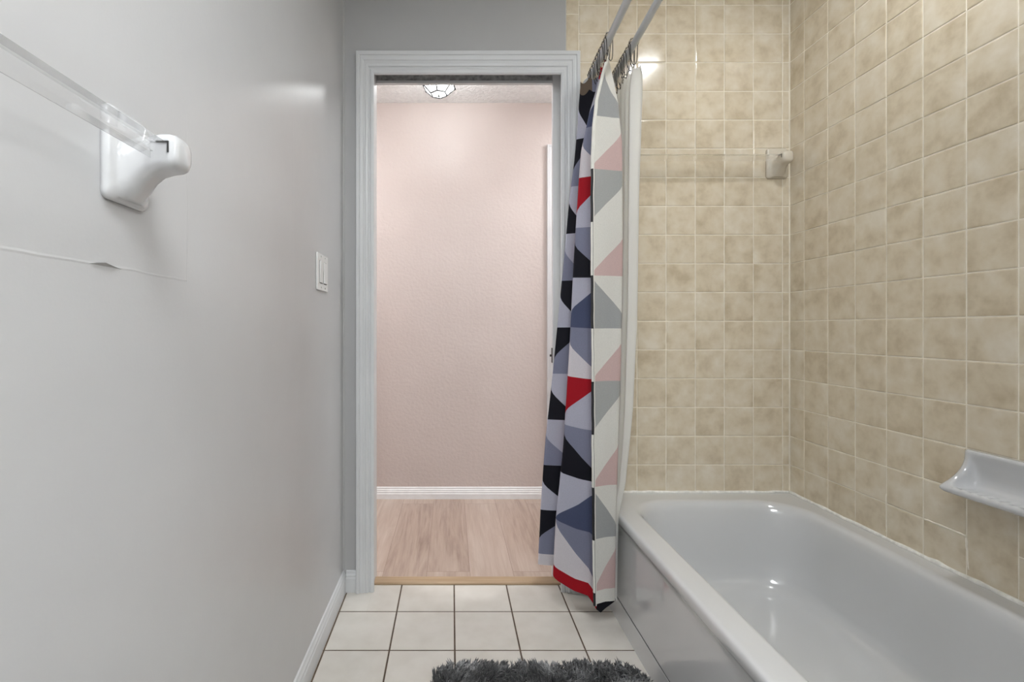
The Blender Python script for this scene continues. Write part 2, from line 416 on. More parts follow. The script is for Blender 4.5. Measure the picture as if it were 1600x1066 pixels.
# back
TX = 0.1113; x0 = 0.4889
xs = [x0+TX*k for k in range(0, 8)]+[XR-0.0040]
cells = [(a, b, c, d) for a, b in zip(xs, xs[1:]) for c, d in zip(zrows, zrows[1:]) if b-a > 0.01]
zb = [zrows[0]]
z = 1.0+0.0
bz = [2.21-0.1525*k for k in range(0, 13)][::-1]+[2.3625, ZC]
bz = [q for q in bz if q > 0.3]
cells += [(TILE_X0, x0, c, d) for c, d in zip(bz, bz[1:])]
tile_wall('wall_back_tile', 'beige tiled end wall above the tub with the towel bar', None, cells, 0, 0, 'x', YB-0.0012, -1, (TILE_X0, XR, 0.30, ZC))
# right
TY = 0.11055; y0 = 1.7573
ys = [YB-0.0030]+[y0-TY*k for k in range(0, 13)]; ys = ys[::-1]; ys = [TUBY0-0.0]+[q for q in ys if q > TUBY0+0.02]
pz = Z_REF-TZ*7            # below the soap dish two rows were patched as one plain slab
cells = [(a, b, c, d) for a, b in zip(ys, ys[1:]) for c, d in zip(zrows, zrows[1:]) if not (abs(b-(y0-TY*5)) < 0.01 and pz-0.12 < c < pz+0.05)]
cells.append((y0-TY*6, y0-TY*5, pz-TZ, pz+TZ))
tile_wall('wall_right_tile', 'beige tiled long wall beside the tub with the soap dish', None, cells, 0, 0, 'y', XR-0.0012, -1, (TUBY0, YB, 0.30, ZC))
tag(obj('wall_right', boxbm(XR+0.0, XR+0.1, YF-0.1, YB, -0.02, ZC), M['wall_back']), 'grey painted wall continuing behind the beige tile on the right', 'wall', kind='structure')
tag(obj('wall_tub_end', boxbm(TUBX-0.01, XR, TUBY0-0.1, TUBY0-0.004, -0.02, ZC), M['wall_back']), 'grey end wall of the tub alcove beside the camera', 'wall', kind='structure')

# ------------------------------------------------------------------ floors
fs = 0.2047; fx0, fy0 = 0.0113, 1.702
verts, faces, mi, tone = [], [], [], []
def addbox(x0, x1, y0, y1, z0, z1, m, t, bev=0.0015):
    b = len(verts)
    for (i, z) in ((0, z0), (0, z1-bev*0.6), (bev, z1)):
        for x, y in ((x0+i, y0+i), (x1-i, y0+i), (x1-i, y1-i), (x0+i, y1-i)): verts.append((x, y, z))
    for k in range(2):
        for i in range(4):
            j = (i+1) % 4; faces.append((b+4*k+i, b+4*k+j, b+4*k+4+j, b+4*k+4+i)); mi.append(m); tone.append(t)
    faces.append((b+8, b+9, b+10, b+11)); mi.append(m); tone.append(t)
addbox(XL-0.05, XR, YF-0.05, YB, -0.03, -0.0016, 1, 0.5)
addbox(DXL, DXR, YB, 1.885, -0.03, -0.0016, 1, 0.5)
gx = [fx0+fs*k for k in range(-3, 8)]; gy = [fy0+fs*k for k in range(-14, 2)]
G = 0.0026
for a in gx:
    for b in gy:
        xa, xb, ya, yb = max(a+G, XL), min(a+fs-G, XR), max(b+G, YF), min(b+fs-G, YB)
        if b+fs > YB:           # last row runs on under the doorway
            yb = YB
            xa2, xb2 = max(a+G, DXL), min(a+fs-G, DXR)
            if xb2-xa2 > 0.01: addbox(xa2, xb2, ya, 1.876, -0.02, 0.0, 0, random.random(), 0.0012)
            if xa < DXL and xb > DXL: addbox(xa, DXL, ya, YB, -0.02, 0.0, 0, random.random(), 0.0005)
            elif xa >= DXR or xb <= DXL: addbox(xa, xb, ya, yb, -0.02, 0.0, 0, random.random(), 0.0012)
            elif xb > DXR: addbox(DXR, xb, ya, yb, -0.02, 0.0, 0, random.random(), 0.0005)
            continue
        if xb-xa > 0.01 and yb-ya > 0.01: addbox(xa, xb, ya, yb, -0.02, 0.0, 0, random.random(), 0.0012)
o = pymesh('floor', verts, faces, [M['ftile'], M['floor_grout']], None, False, mi, tone, recalc=False)
tag(o, 'off-white square floor tiles with dark brown grout', 'floor', kind='structure')
HX0, HX1 = -1.6, 1.7
tag(obj('floor_hall', boxbm(HX0, HX1, 1.93, YH, -0.03, 0.0), M['plank']), 'pinkish oak laminate planks in the hallway', 'floor', kind='structure')

# ------------------------------------------------------------------ hall shell
tag(obj('wall_hall_far', boxbm(HX0, HX1, YH, YH+0.1, -0.03, ZH), M['pink']), 'pale pink textured hallway wall seen through the doorway', 'wall', kind='structure')
tag(obj('wall_hall_left', boxbm(HX0-0.1, HX0, YB2, YH, -0.03, ZH), M['pink']), 'pink wall closing the hallway on the left', 'wall', kind='structure')
tag(obj('wall_hall_right', boxbm(HX1, HX1+0.1, YB2, YH, -0.03, ZH), M['pink']), 'pink wall closing the hallway on the right', 'wall', kind='structure')
bm = bmesh.new()
box(bm, HX0, DXL-0.012, YB2, YB2+0.006, -0.02, ZH); box(bm, DXR+0.012, HX1, YB2, YB2+0.006, -0.02, ZH)
box(bm, DXL-0.012, DXR+0.012, YB2, YB2+0.006, DZ+0.012, ZH)
tag(obj('wall_hall_near', bm, M['pink']), 'pink hallway side of the doorway wall', 'wall', kind='structure')
tag(obj('ceiling_hall', boxbm(HX0, HX1, YB2, YH, ZH, ZH+0.06), M['popcorn']), 'white textured hallway ceiling around the lantern', 'ceiling', kind='structure')

# ------------------------------------------------------------------ mouldings
def extrude_profile(bm, prof, p0, p1, out, up=Vector((0, 0, 1)), m0=0.0, m1=0.0):
    """prof: (a, h) a = distance across (along 'up'), h = thickness along 'out'; mitre m* shifts ends in proportion to a"""
    p0, p1, out, up = Vector(p0), Vector(p1), Vector(out), Vector(up)
    d = (p1-p0).normalized()
    loft(bm, [[p0+up*a+out*h+d*(a*m0) for a, h in prof], [p1+up*a+out*h-d*(a*m1) for a, h in prof]])
base_prof = [(0, 0), (0, 0.012), (0.052, 0.012), (0.058, 0.0095), (0.064, 0.0095), (0.070, 0.006), (0.078, 0.004), (0.081, 0)]
bm = bmesh.new(); extrude_profile(bm, base_prof, (XL, YF, 0), (XL, YB, 0), (1, 0, 0))
tag(obj('baseboard_left', bm, M['trim']), 'white baseboard along the grey left wall', 'baseboard', kind='structure')
CXL0, CXL1 = -0.2947, -0.362   # casing inner / outer x, left
CXR0, CXR1 = 0.4194, 0.490
CZ0, CZ1 = 1.978, 2.0617
bm = bmesh.new(); extrude_profile(bm, base_prof, (XL+0.012, YB, 0), (CXL1, YB, 0), (0, -1, 0))
tag(obj('baseboard_back', bm, M['trim']), 'short white baseboard between left corner and door casing', 'baseboard', kind='structure')
hall_prof = [(0, 0), (0, 0.013), (0.030, 0.013), (0.033, 0.0105), (0.042, 0.0105), (0.045, 0.008), (0.052, 0.008), (0.056, 0.005), (0.066, 0.004), (0.069, 0)]
bm = bmesh.new(); extrude_profile(bm, hall_prof, (HX0, YH, 0), (0.562, YH, 0), (0, -1, 0))
tag(obj('baseboard_hall', bm, simple('bright_white_trim', (0.86, 0.87, 0.88), 0.35)), 'white ribbed baseboard under the pink hallway wall', 'baseboard', kind='structure')

# casing round the doorway (fluted colonial profile), inner edge a=0
cp = [(0.0, 0), (0.0, 0.008), (0.004, 0.0105), (0.012, 0.0110), (0.016, 0.0085), (0.021, 0.0085), (0.024, 0.0125), (0.031, 0.0135), (0.034, 0.0120),
      (0.040, 0.0120), (0.043, 0.0150), (0.052, 0.0160), (0.056, 0.0150), (0.058, 0.0185), (0.0685, 0.0185), (0.070, 0.0170), (0.070, 0)]
YF_ = YB
def scaled(pr, wdt): return [(a*wdt/0.070, h) for a, h in pr]
bm = bmesh.new()
wl_, wr_, wt_ = CXL0-CXL1, CXR1-CXR0, CZ1-CZ0
# legs with mitred tops
def leg(bm, xin, sgn, wdt, z0):
    pr = scaled(cp, wdt)
    loft(bm, [[(xin+sgn*a, YF_-h, z0) for a, h in pr], [(xin+sgn*a, YF_-h, CZ0+a*wt_/wdt) for a, h in pr]])
leg(bm, CXL0, -1, wl_, 0.0); leg(bm, CXR0, 1, wr_, 0.0)
pr = scaled(cp, wt_)
loft(bm, [[(CXL0-a*wl_/wt_, YF_-h, CZ0+a) for a, h in pr], [(CXR0+a*wr_/wt_, YF_-h, CZ0+a) for a, h in pr]])
casing = obj('door_casing', bm, M['trim'])
casing.name = 'trim_1'; tag(casing, 'white fluted casing framing the bathroom doorway', 'door frame', kind='structure')
bm = bmesh.new()
box(bm, DXL-0.012, DXL, YB-0.002, YB2+0.008, 0, DZ); box(bm, DXR, DXR+0.012, YB-0.002, YB2+0.008, 0, DZ)
box(bm, DXL-0.012, DXR+0.012, YB-0.002, YB2+0.008, DZ, DZ+0.012)
jamb = obj('trim_2', bm, M['trim']); tag(jamb, 'white door jamb lining the inside of the doorway', 'door frame', kind='structure')
# rear strike post and head rail of the sliding door slot
SX, SY0, SY1 = 0.4082, 1.924, 1.947
bm = bmesh.new(); box(bm, SX, DXR, SY0, SY1, 0.0, DZ)
obj('strike_post', bm, M['trim'], jamb, bevel=0.0015)
bm = bmesh.new(); box(bm, DXL, SX+0.001, SY0+0.006, SY1, 1.996, 2.007)
obj('head_rail', bm, M['trim'], jamb, bevel=0.001)
bm = bmesh.new(); box(bm, DXL, SX+0.001, SY0+0.012, SY1-0.002, 2.006, DZ); box(bm, DXL, DXR, YB+0.004, SY0+0.012, 2.030, DZ)
obj('track_slot', bm, simple('track_slot_shade_grey', (0.36, 0.36, 0.36), 0.7, noise_amt=0.4, nscale=60), jamb)['label'] = 'sliding door track slot with its shade in the grey'  # shade of the recess put into its grey
bm = bmesh.new(); box(bm, SX-0.0010, SX+0.001, SY0+0.002, SY1+0.0015, 0.868, 0.928)
obj('strike_plate', bm, M['dark'], jamb, bevel=0.0006)['label'] = 'dark metal strike plate'
bm = bmesh.new(); box(bm, SX-0.007, SX+0.001, SY1-0.002, SY1+0.003, 0.892, 0.901)
obj('strike_lip', bm, M['dark'], jamb)
# threshold strip
bm = bmesh.new()
extrude_profile(bm, [(0, 0), (0, 0.006), (0.008, 0.010), (0.045, 0.010), (0.058, 0.004), (0.058, 0)], (DXL, 1.877, 0), (DXR, 1.877, 0), (0, 0, 1), (0, 1, 0))
tag(obj('trim_3', bm, M['threshold']), 'tan wooden threshold strip between tile and laminate', 'threshold', kind='structure')
# casing of the door across the hall
bm = bmesh.new()
pr = scaled(cp, 0.062)
loft(bm, [[(0.629-a, YH-h, 0) for a, h in pr[::-1]], [(0.629-a, YH-h, 2.03+a) for a, h in pr[::-1]]])
loft(bm, [[(0.629-a, YH-h, 2.03+a) for a, h in pr], [(1.40+a, YH-h, 2.03+a) for a, h in pr]])
loft(bm, [[(1.40+a, YH-h, 0) for a, h in pr], [(1.40+a, YH-h, 2.03+a) for a, h in pr]])
tag(obj('trim_4', bm, M['trim']), 'white door casing on the far side of the hallway', 'door frame', kind='structure')
tag(obj('door_1', boxbm(0.625, 1.405, YH-0.006, YH-0.0005, 0.003, 2.035), M['trim']), 'white door across the hallway, hidden behind the curtain', 'door', kind='structure')
# corner caulk bead between left and back walls
bm = bmesh.new(); tube(bm, [(XL, YB, 0.081), (XL, YB, ZC)], 0.005, 8)
tag(obj('trim_5', bm, M['wall_back']), 'grey caulked bead in the corner of the left and back walls', 'corner bead', kind='structure')

# ------------------------------------------------------------------ bathtub
tub = empty('bathtub', (0.93, 1.07, 0), 'white enamel bathtub set against the beige tiled walls', 'bathtub')
X1, Y1 = XR-0.004, YB-0.004
def ring(x0, x1, y0, y1, r, z): return [(x-0.93, y-1.07, z) for x, y in rrect(x0, x1, y0, y1, r)]
bm = bmesh.new()
loft(bm, [
    ring(0.575, X1, TUBY0, Y1, 0.006, 0.0), ring(0.575, X1, TUBY0, Y1, 0.006, 0.006), ring(0.575, X1, TUBY0, Y1, 0.006, 0.320), ring(0.575, X1, TUBY0, Y1, 0.006, 0.327), ring(0.572, X1, TUBY0, Y1, 0.006, 0.338),
    ring(0.567, X1, TUBY0, Y1, 0.006, 0.345), ring(TUBX, X1, TUBY0, Y1, 0.006, 0.353), ring(TUBX, X1, TUBY0, Y1, 0.007, 0.368),
    ring(0.5642, X1, TUBY0, Y1, 0.008, 0.3735), ring(0.5672, X1, TUBY0, Y1, 0.009, 0.3768), ring(0.5715, X1, TUBY0+0.005, Y1, 0.010, 0.3786), ring(0.576, X1, TUBY0+0.01, Y1, 0.012, 0.379),
    ring(0.580, X1-0.002, TUBY0+0.012, Y1-0.002, 0.012, 0.379),
    ring(0.626, 1.244, 0.390, 1.757, 0.150, 0.379), ring(0.630, 1.240, 0.395, 1.752, 0.150, 0.3788), ring(0.6355, 1.234, 0.402, 1.745, 0.150, 0.3772), ring(0.6405, 1.227, 0.409, 1.738, 0.150, 0.3725),
    ring(0.645, 1.220, 0.418, 1.730, 0.150, 0.361), ring(0.648, 1.216, 0.425, 1.724, 0.150, 0.345), ring(0.657, 1.208, 0.455, 1.712, 0.150, 0.27),
    ring(0.667, 1.200, 0.49, 1.700, 0.150, 0.19), ring(0.677, 1.190, 0.515, 1.688, 0.145, 0.140), ring(0.690, 1.177, 0.535, 1.672, 0.135, 0.115),
    ring(0.708, 1.160, 0.56, 1.652, 0.120, 0.103), ring(0.735, 1.135, 0.59, 1.625, 0.10, 0.099), ring(0.80, 1.07, 0.70, 1.50, 0.06, 0.097)], cap0=True, cap1=True)
obj('basin', bm, M['tub'], tub, smooth=True)
obj('toe_plate', boxbm(0.5725-0.93, 0.580-0.93, TUBY0-1.07, Y1-1.07, 0.0, 0.0755), M['tub'], tub)
obj('toe_gap', boxbm(0.5738-0.93, 0.580-0.93, TUBY0-1.07, Y1-1.07, 0.0755, 0.0775), M['hole'], tub)['label'] = 'dark gap above the toe plate'
bm = bmesh.new(); lathe(bm, [(0.001, 0.0995), (0.028, 0.0995), (0.030, 0.098), (0.030, 0.094)], 24, 0.0, 0.60-1.07)
obj('drain', bm, M['chrome'], tub)['label'] = 'chrome drain'
# caulk beads
bm = bmesh.new()
def bead(a, b, r):
    n = 60; pts, rr = [], []
    for i in range(n+1):
        p = Vector(a).lerp(Vector(b), i/n); k = noise.noise(p*23)
        pts.append(p+Vector((0, 0, 0.0022*k))); rr.append(r*(1+0.45*noise.noise(p*31+Vector((5, 1, 2)))))
    tube(bm, pts, rr, 8)
bead((0.575, YB-0.004, 0.381), (XR-0.003, YB-0.004, 0.381), 0.0055); bead((XR-0.004, YB-0.003, 0.381), (XR-0.004, TUBY0, 0.381), 0.0062)
tag(obj('trim_6', bm, M['caulk'], smooth=True), 'uneven white caulk bead where tub meets beige tile', 'caulk', kind='structure')
# rough regrouted joint near the soap dish
bm = bmesh.new()
def rough_line(pts, r):
    out, rr = [], []
    for a, b in zip(pts, pts[1:]):
        for i in range(14):
            p = Vector(a).lerp(Vector(b), i/14); q = p*60
            out.append(p+Vector((0, 0.002*noise.noise(q), 0.003*noise.noise(q+Vector((9, 3, 1)))))); rr.append(r*(1+0.6*noise.noise(q*1.3)))
    tube(bm, out, rr, 6)
zr = Z_REF-TZ*7
rough_line([(XR-0.002, 1.31, zr), (XR-0.002, 1.205, zr), (XR-0.002, 1.198, zr-0.09)], 0.0026)
rough_line([(XR-0.002, 1.425, zr+0.03), (XR-0.002, 1.425, 0.39)], 0.0022)
tag(obj('trim_7', bm, M['grout'], smooth=True), 'rough patched grout joint below the white soap dish', 'grout', kind='structure')

# ------------------------------------------------------------------ soap dish
sd = empty('soap_dish', (XR-0.0022, 1.19, 0.58), 'white ceramic soap dish on the beige tiled wall above the tub', 'soap dish')
WD = 0.216
inner = [(0.0, 0.124), (0.010, 0.1245), (0.0155, 0.122), (0.0165, 0.116), (0.0125, 0.108), (0.0095, 0.09), (0.0095, 0.065), (0.0125, 0.048), (0.022, 0.037), (0.042, 0.0335),
         (0.060, 0.0345), (0.071, 0.0385), (0.078, 0.0395), (0.0835, 0.036), (0.0835, 0.030), (0.074, 0.023), (0.045, 0.012), (0.018, 0.004), (0.0, 0.0)]
def filled(k=1.0):
    out = []
    for i, (p, z) in enumerate(inner):
        if 3 <= i <= 12:
            t = (0.116-z)/(0.116-0.036); t = max(0, min(1, (i-3)/9.5))
            z = 0.116-t*0.078; p = 0.0165+0.066*t**2.3
        out.append((p*k, z))
    return out
bm = bmesh.new()
rings = []
for yy, mixf, k, dz in [(0.004, 0, 0.90, 0.004), (0.0012, 0, 0.95, 0.002), (0.0, 0, 0.985, 0.0), (-0.004, 0, 1.0, 0), (-0.009, 0, 1.0, 0), (-0.013, 0.35, 1.0, 0), (-0.019, 0.85, 1, 0), (-0.026, 1, 1, 0)]:
    fl_ = filled(k)
    rings.append([(-(a[0]*(1-mixf)+b[0]*mixf), yy, a[1]*(1-mixf)+b[1]*mixf) for a, b in zip(fl_, inner)])
n = 40; mid = []
for i in range(1, n):
    yy = -0.026-(WD-0.052)*i/n; rr = []
    bmp = 0.0022*max(0, math.cos((yy+0.03)*2*PI/0.021))
    for j, (p, z) in enumerate(inner):
        zz = z+(bmp if 10 <= j <= 12 else bmp*0.5 if j in (9, 13) else 0)
        rr.append((-p, yy, zz))
    mid.append(rr)
end = [[(x, -WD-y, z) for x, y, z in r] for r in rings[::-1]]
loft(bm, rings+mid+end)
obj('dish', bm, M['porc'], sd, smooth=True)

# ------------------------------------------------------------------ towel bars (ceramic posts, clear square bar)
def make_post(name, mat, parent, x, tip=0.078):
    bm = bmesh.new()
    def sec(y, cz, wd, h, r):
        return [(x+a, y, cz+b) for a, b in rrect(-wd/2, wd/2, -h/2, h/2, min(r, wd/2-0.0005, h/2-0.0005), 6, 3)]
    k = tip/0.078
    loft(bm, [sec(0.0, 0, 0.080, 0.114, 0.010), sec(0.005, 0, 0.080, 0.114, 0.010), sec(0.0085, 0, 0.077, 0.111, 0.012), sec(0.0105, 0, 0.070, 0.104, 0.014),
              sec(0.0120*k, -0.016, 0.060, 0.076, 0.02), sec(0.0165*k, -0.018, 0.052, 0.066, 0.022), sec(0.024*k, -0.0135, 0.047, 0.060, 0.020), sec(0.034*k, -0.004, 0.043, 0.053, 0.017),
              sec(0.045*k, 0.003, 0.041, 0.047, 0.013), sec(0.056*k, 0.0062, 0.041, 0.044, 0.010), sec(0.068*k, 0.0068, 0.041, 0.042, 0.010), sec(0.0735*k, 0.007, 0.039, 0.039, 0.011),
              sec(0.0772*k, 0.007, 0.033, 0.033, 0.012), sec(0.0785*k, 0.007, 0.024, 0.024, 0.011)])
    p = obj(name, bm, mat, parent, smooth=True)
    return p
def towel_bar(loc, rz, length, mat, label, tip, bp, bz, bs):
    t = empty('towel_bar', loc, label, 'towel bar', rz)
    a = make_post('post', mat, t, 0.0, tip); make_post('post', mat, t, length, tip)
    for xx in (-0.0, length):
        s = 1 if xx == 0 else -1
        bm = bmesh.new(); e, xa_ = bs/2, xx+s*0.0205
        box(bm, min(xa_, xa_+s*0.0014), max(xa_, xa_+s*0.0014), bp-e-0.0005, bp+e+0.0016, bz+e, bz+e+0.0016)
        box(bm, min(xa_, xa_+s*0.0014), max(xa_, xa_+s*0.0014), bp+e, bp+e+0.0016, bz-0.2*e, bz+e)
        obj('socket_gap', bm, M['hole'], t)['label'] = 'dark gap round the bar end'
    obj('bar', boxbm(0.0195, length-0.0195, bp-bs/2, bp+bs/2, bz-bs/2, bz+bs/2), M['acrylic'], t, bevel=0.0015)['label'] = 'clear acrylic square bar'
    return t
towel_bar((XL, 0.6025, 1.217), -PI/2, 0.62, M['porc'], 'white ceramic towel bar on the grey left wall', 0.078, 0.058, 0.005, 0.020)
towel_bar((1.243, YB-0.0023, 1.636), PI, 0.60, M['cream'], 'cream ceramic towel bar on the beige tiled wall', 0.070, 0.050, 0.006, 0.020)

# ------------------------------------------------------------------ light switch
sw = empty('light_switch', (XL, 1.521, 1.183), 'white two-gang light switch plate on the grey left wall near the door', 'light switch')
obj('plate', boxbm(0, 0.006, -0.061, 0.061, -0.058, 0.058), M['plastic'], sw, bevel=0.003, segs=3)
for yy, tilt in ((-0.023, 0.055), (0.023, -0.035)):
    bm = boxbm(-0.002, 0.0085, yy-0.0165, yy+0.0165, -0.0335, 0.0335)
    for v in bm.verts:
        if v.co.x > 0.005: v.co.x += v.co.z*tilt+0.001
    r = obj('rocker', bm, M['plastic'], sw, bevel=0.001)
    bm = bmesh.new()
    for a in (boxbm,):
        box(bm, 0.0055, 0.0064, yy-0.0178, yy-0.0166, -0.0345, 0.0345); box(bm, 0.0055, 0.0064, yy+0.0166, yy+0.0178, -0.0345, 0.0345)
        box(bm, 0.0055, 0.0064, yy-0.0178, yy+0.0178, 0.0337, 0.0347); box(bm, 0.0055, 0.0064, yy-0.0178, yy+0.0178, -0.0362, -0.0337)
    obj('rocker_gap', bm, M['hole'], sw)
    for zz in (-0.0485, 0.0485):
        bm = bmesh.new(); tube(bm, [(0.0055, yy, zz), (0.0068, yy, zz)], 0.0032, 12)
        obj('screw', bm, M['chrome'], sw)

# ------------------------------------------------------------------ shower rods
def rod(name, xa, za, xb, zb, label):
    t = empty(name, (xa, YB-0.003, za), label, 'shower rod')
    d = Vector((xb-xa, TUBY0-YB+0.003, zb-za))
    bm = bmesh.new(); tube(bm, [(0, 0, 0), d*0.55], 0.0115, 20); tube(bm, [d*0.54, d], 0.0100, 20)
    obj('tube', bm, M['rod'], t, smooth=False)
    for p, s in (((0, 0, 0), -1), (tuple(d), 1)):
        bm = bmesh.new()
        tube(bm, [Vector(p), Vector(p)+Vector((0, s*0.006, 0)), Vector(p)+Vector((0, s*0.018, 0)), Vector(p)+Vector((0, s*0.022, 0))], [0.019, 0.019, 0.017, 0.014], 24)
        obj('end_flange', bm, M['rod'], t)
    return t
R1 = ((0.522, 1.940), (0.487, 2.008)); R2 = ((0.612, 1.940), (0.577, 2.008))
rod('shower_rod', *R1[0], *R1[1], 'white outer shower rod carrying the patterned curtain')
rod('shower_rod', *R2[0], *R2[1], 'white inner shower rod carrying the plain liner')
def rod_at(R, y):
    t = (YB-y)/(YB-TUBY0); return R[0][0]+(R[1][0]-R[0][0])*t, R[0][1]+(R[1][1]-R[0][1])*t

# ------------------------------------------------------------------ curtains
def interp(tab, v):
    if v <= tab[0][0]: return tab[0][1]
    for (a, fa), (b, fb) in zip(tab, tab[1:]):
        if v <= b:
            t = (v-a)/(b-a); return fa+(fb-fa)*t
    return tab[-1][1]
ZT = [0.05, 0.35, 0.60, 0.90, 1.20, 1.50, 1.62, 1.75, 1.83, 1.90]
KX = [  # X of each fold at the heights ZT (bottom to top), and its depth y
    ([0.468, 0.464, 0.462, 0.4615, 0.459, 0.459, 0.461, 0.472, 0.492, 0.512], 1.555),
    ([0.540, 0.544, 0.551, 0.562, 0.566, 0.566, 0.565, 0.552, 0.536, 0.520], 1.580),
    ([0.346, 0.362, 0.388, 0.406, 0.422, 0.440, 0.449, 0.477, 0.500, 0.516], 1.655),
    ([0.520, 0.525, 0.532, 0.540, 0.545, 0.545, 0.543, 0.538, 0.532, 0.526], 1.705),
    ([0.312, 0.328, 0.346, 0.378, 0.408, 0.436, 0.452, 0.464, 0.468, 0.474], 1.757),
    ([0.500, 0.505, 0.512, 0.520, 0.525, 0.530, 0.530, 0.530, 0.528, 0.526], 1.783),
]
ZB = [(0, 0.105), (0.5, 0.112), (1, 0.108), (1.16, 0.085), (1.28, 0.050), (1.42, 0.105), (1.62, 0.115), (2.0, 0.155), (3.0, 0.15), (4.0, 0.141), (5.0, 0.14)]
cols = [0.0, 1.30, 2.30, 3.38, 4.28, 5.0]
ROWN = COLN = 14
W_, LV, SL, NV, BK, RD, BR = range(7)
# per column: for row k (mod 4): (diagonal, colour above, colour below); diagonal as seen with u to the right
PAT = {
    0: [('\\', W_, NV), ('/', W_, RD), ('/', SL, W_), ('/', W_, RD)],
    1: [('/', LV, NV), ('\\', SL, W_), ('/', RD, LV), ('\\', SL, BK)],
    2: [('/', BK, W_), ('\\', LV, SL), ('/', NV, W_), ('\\', RD, LV)],
    3: [('\\', BK, LV), ('/', BK, SL), ('\\', LV, BK), ('\\', LV, SL)],
    4: [('/', W_, NV), ('\\', LV, BK), ('/', RD, W_), ('\\', SL, LV)],
}
ZR0, ZRS, NR = 1.872, 0.1735, 10.25
def smooth(t): return t*t*(3-2*t)
def fold(t, r=0.17):
    """straight panels with rounded bends"""
    def g(t): return t*t/(2*r) if t < r else t-r/2
    v = g(t) if t <= 1-r else (1-r)-g(1-t)
    return v/(1-r)
def curtain_point(s, k):
    wq = min(1, max(0, (k-6)/2.5))
    s = interp([(0, 0), (1.30, 1.30-0.10*wq), (2.30, 2.30-0.28*wq), (3.38, 3.38), (5, 5)], s)
    i = min(int(s), 4); t = s-i
    delta = interp(ZB, s)-(ZR0-ZRS*NR)
    z = ZR0-ZRS*k+(delta*(max(k, 0)/NR)**3)
    xa = interp(list(zip(ZT, KX[i][0])), z); xb = interp(list(zip(ZT, KX[i+1][0])), z)
    x = xa+(xb-xa)*fold(t)
    y = KX[i][1]+(KX[i+1][1]-KX[i][1])*t
    # soft wrinkles
    wv = noise.noise(Vector((s*1.7, z*2.3, 3.1)))*0.006+noise.noise(Vector((s*4.0, z*1.1, 8.1)))*0.003
    fade = min(1, max(0, (1.86-z)/0.2))
    if s > 0.05: y += wv*fade*0.8; x += wv*fade*0.5
    # scalloped heading between the rings
    if k < 0.6: z -= 0.016*(1-max(0, k)/0.6)*abs(math.sin(s*2*PI))
    return (x, y, z)
verts, faces, mi = [], [], []
svals, scol = [], []
for c in range(len(cols)-1):
    for j in range(COLN): svals.append(cols[c]+(cols[c+1]-cols[c])*j/COLN); scol.append((c, j))
svals.append(cols[-1])
kvals = [-0.25, -0.125]+[r+j/ROWN for r in range(10) for j in range(ROWN)]+[10.0, 10.08, 10.17, 10.25]
for k in kvals:
    for sv in svals: verts.append(curtain_point(sv, k))
ns = len(svals)
for a in range(len(kvals)-1):
    k = kvals[a]; r = math.floor(k+1e-6)
    for q in range(ns-1):
        c, j = scol[q]
        v00, v01, v10, v11 = a*ns+q, a*ns+q+1, (a+1)*ns+q, (a+1)*ns+q+1
        if r < 0:
            faces.append((v00, v01, v11, v10)); mi.append([LV, RD, SL, BR, BR][c]); continue
        if r >= 10:
            faces.append((v00, v01, v11, v10)); mi.append(BK if 1.04 < svals[q] < 1.40 else [W_, RD, BK, W_, W_][c]); continue
        d, up, lo = PAT[c][r % 4]
        # diagonals are listed as the camera sees the cell; on the printed side u runs right to left
        if c > 0: d = '/' if d == '\\' else '\\'
        ty = round((k-r)*ROWN)
        if d == '\\':
            if j == ty: faces += [(v00, v01, v11), (v00, v11, v10)]; mi += [up, lo]
            else: faces.append((v00, v01, v11, v10)); mi.append(up if j > ty else lo)
        else:
            if j+ty == ROWN-1: faces += [(v00, v01, v10), (v01, v11, v10)]; mi += [up, lo]
            else: faces.append((v00, v01, v11, v10)); mi.append(up if j+ty < ROWN-1 else lo)
cur = empty('shower_curtain', (0.48, 1.66, 0.10), 'patterned shower curtain with black, blue, lavender and red triangles, bunched beside the doorway', 'shower curtain')
OFF = Vector((0.48, 1.66, 0.10))
pymesh('printed_cloth', [Vector(v)-OFF for v in verts], faces, CLOTH, cur, True, mi)
# hem strip along the free edge
hv, hf, hm = [], [], []
hk = sorted([kk for kk in kvals if kk >= 0.0])
for i, k in enumerate(hk):
    x, y, z = curtain_point(0.0, k)
    wv = 0.0015*noise.noise(Vector((k*3, 1, 2)))
    for dx, dy in ((-0.0050, 0.004), (-0.0042, -0.002), (0.0002, -0.0032), (0.0016, -0.0030), (0.0052, -0.001), (0.0058, 0.003)):
        hv.append(Vector((x+dx+wv, y+dy, z))-OFF)
    if i:
        b6 = 6*(i-1); r = math.floor(k-1e-4)
        for e in range(6):
            g = (e+1) % 6; hf.append((b6+e, b6+g, b6+6+g, b6+6+e))
            blk = r % 2 == 0 and r >= 2
            hm.append((1 if blk and e in (0, 1, 2) else 1 if e == 2 and r >= 3 else 0))
pymesh('side_hem', hv, hf, [simple('hem_white', (0.74, 0.73, 0.68), 0.7), simple('hem_black', (0.012, 0.012, 0.015), 0.7)], cur, False, hm)['label'] = 'black and white stitched edge hem'

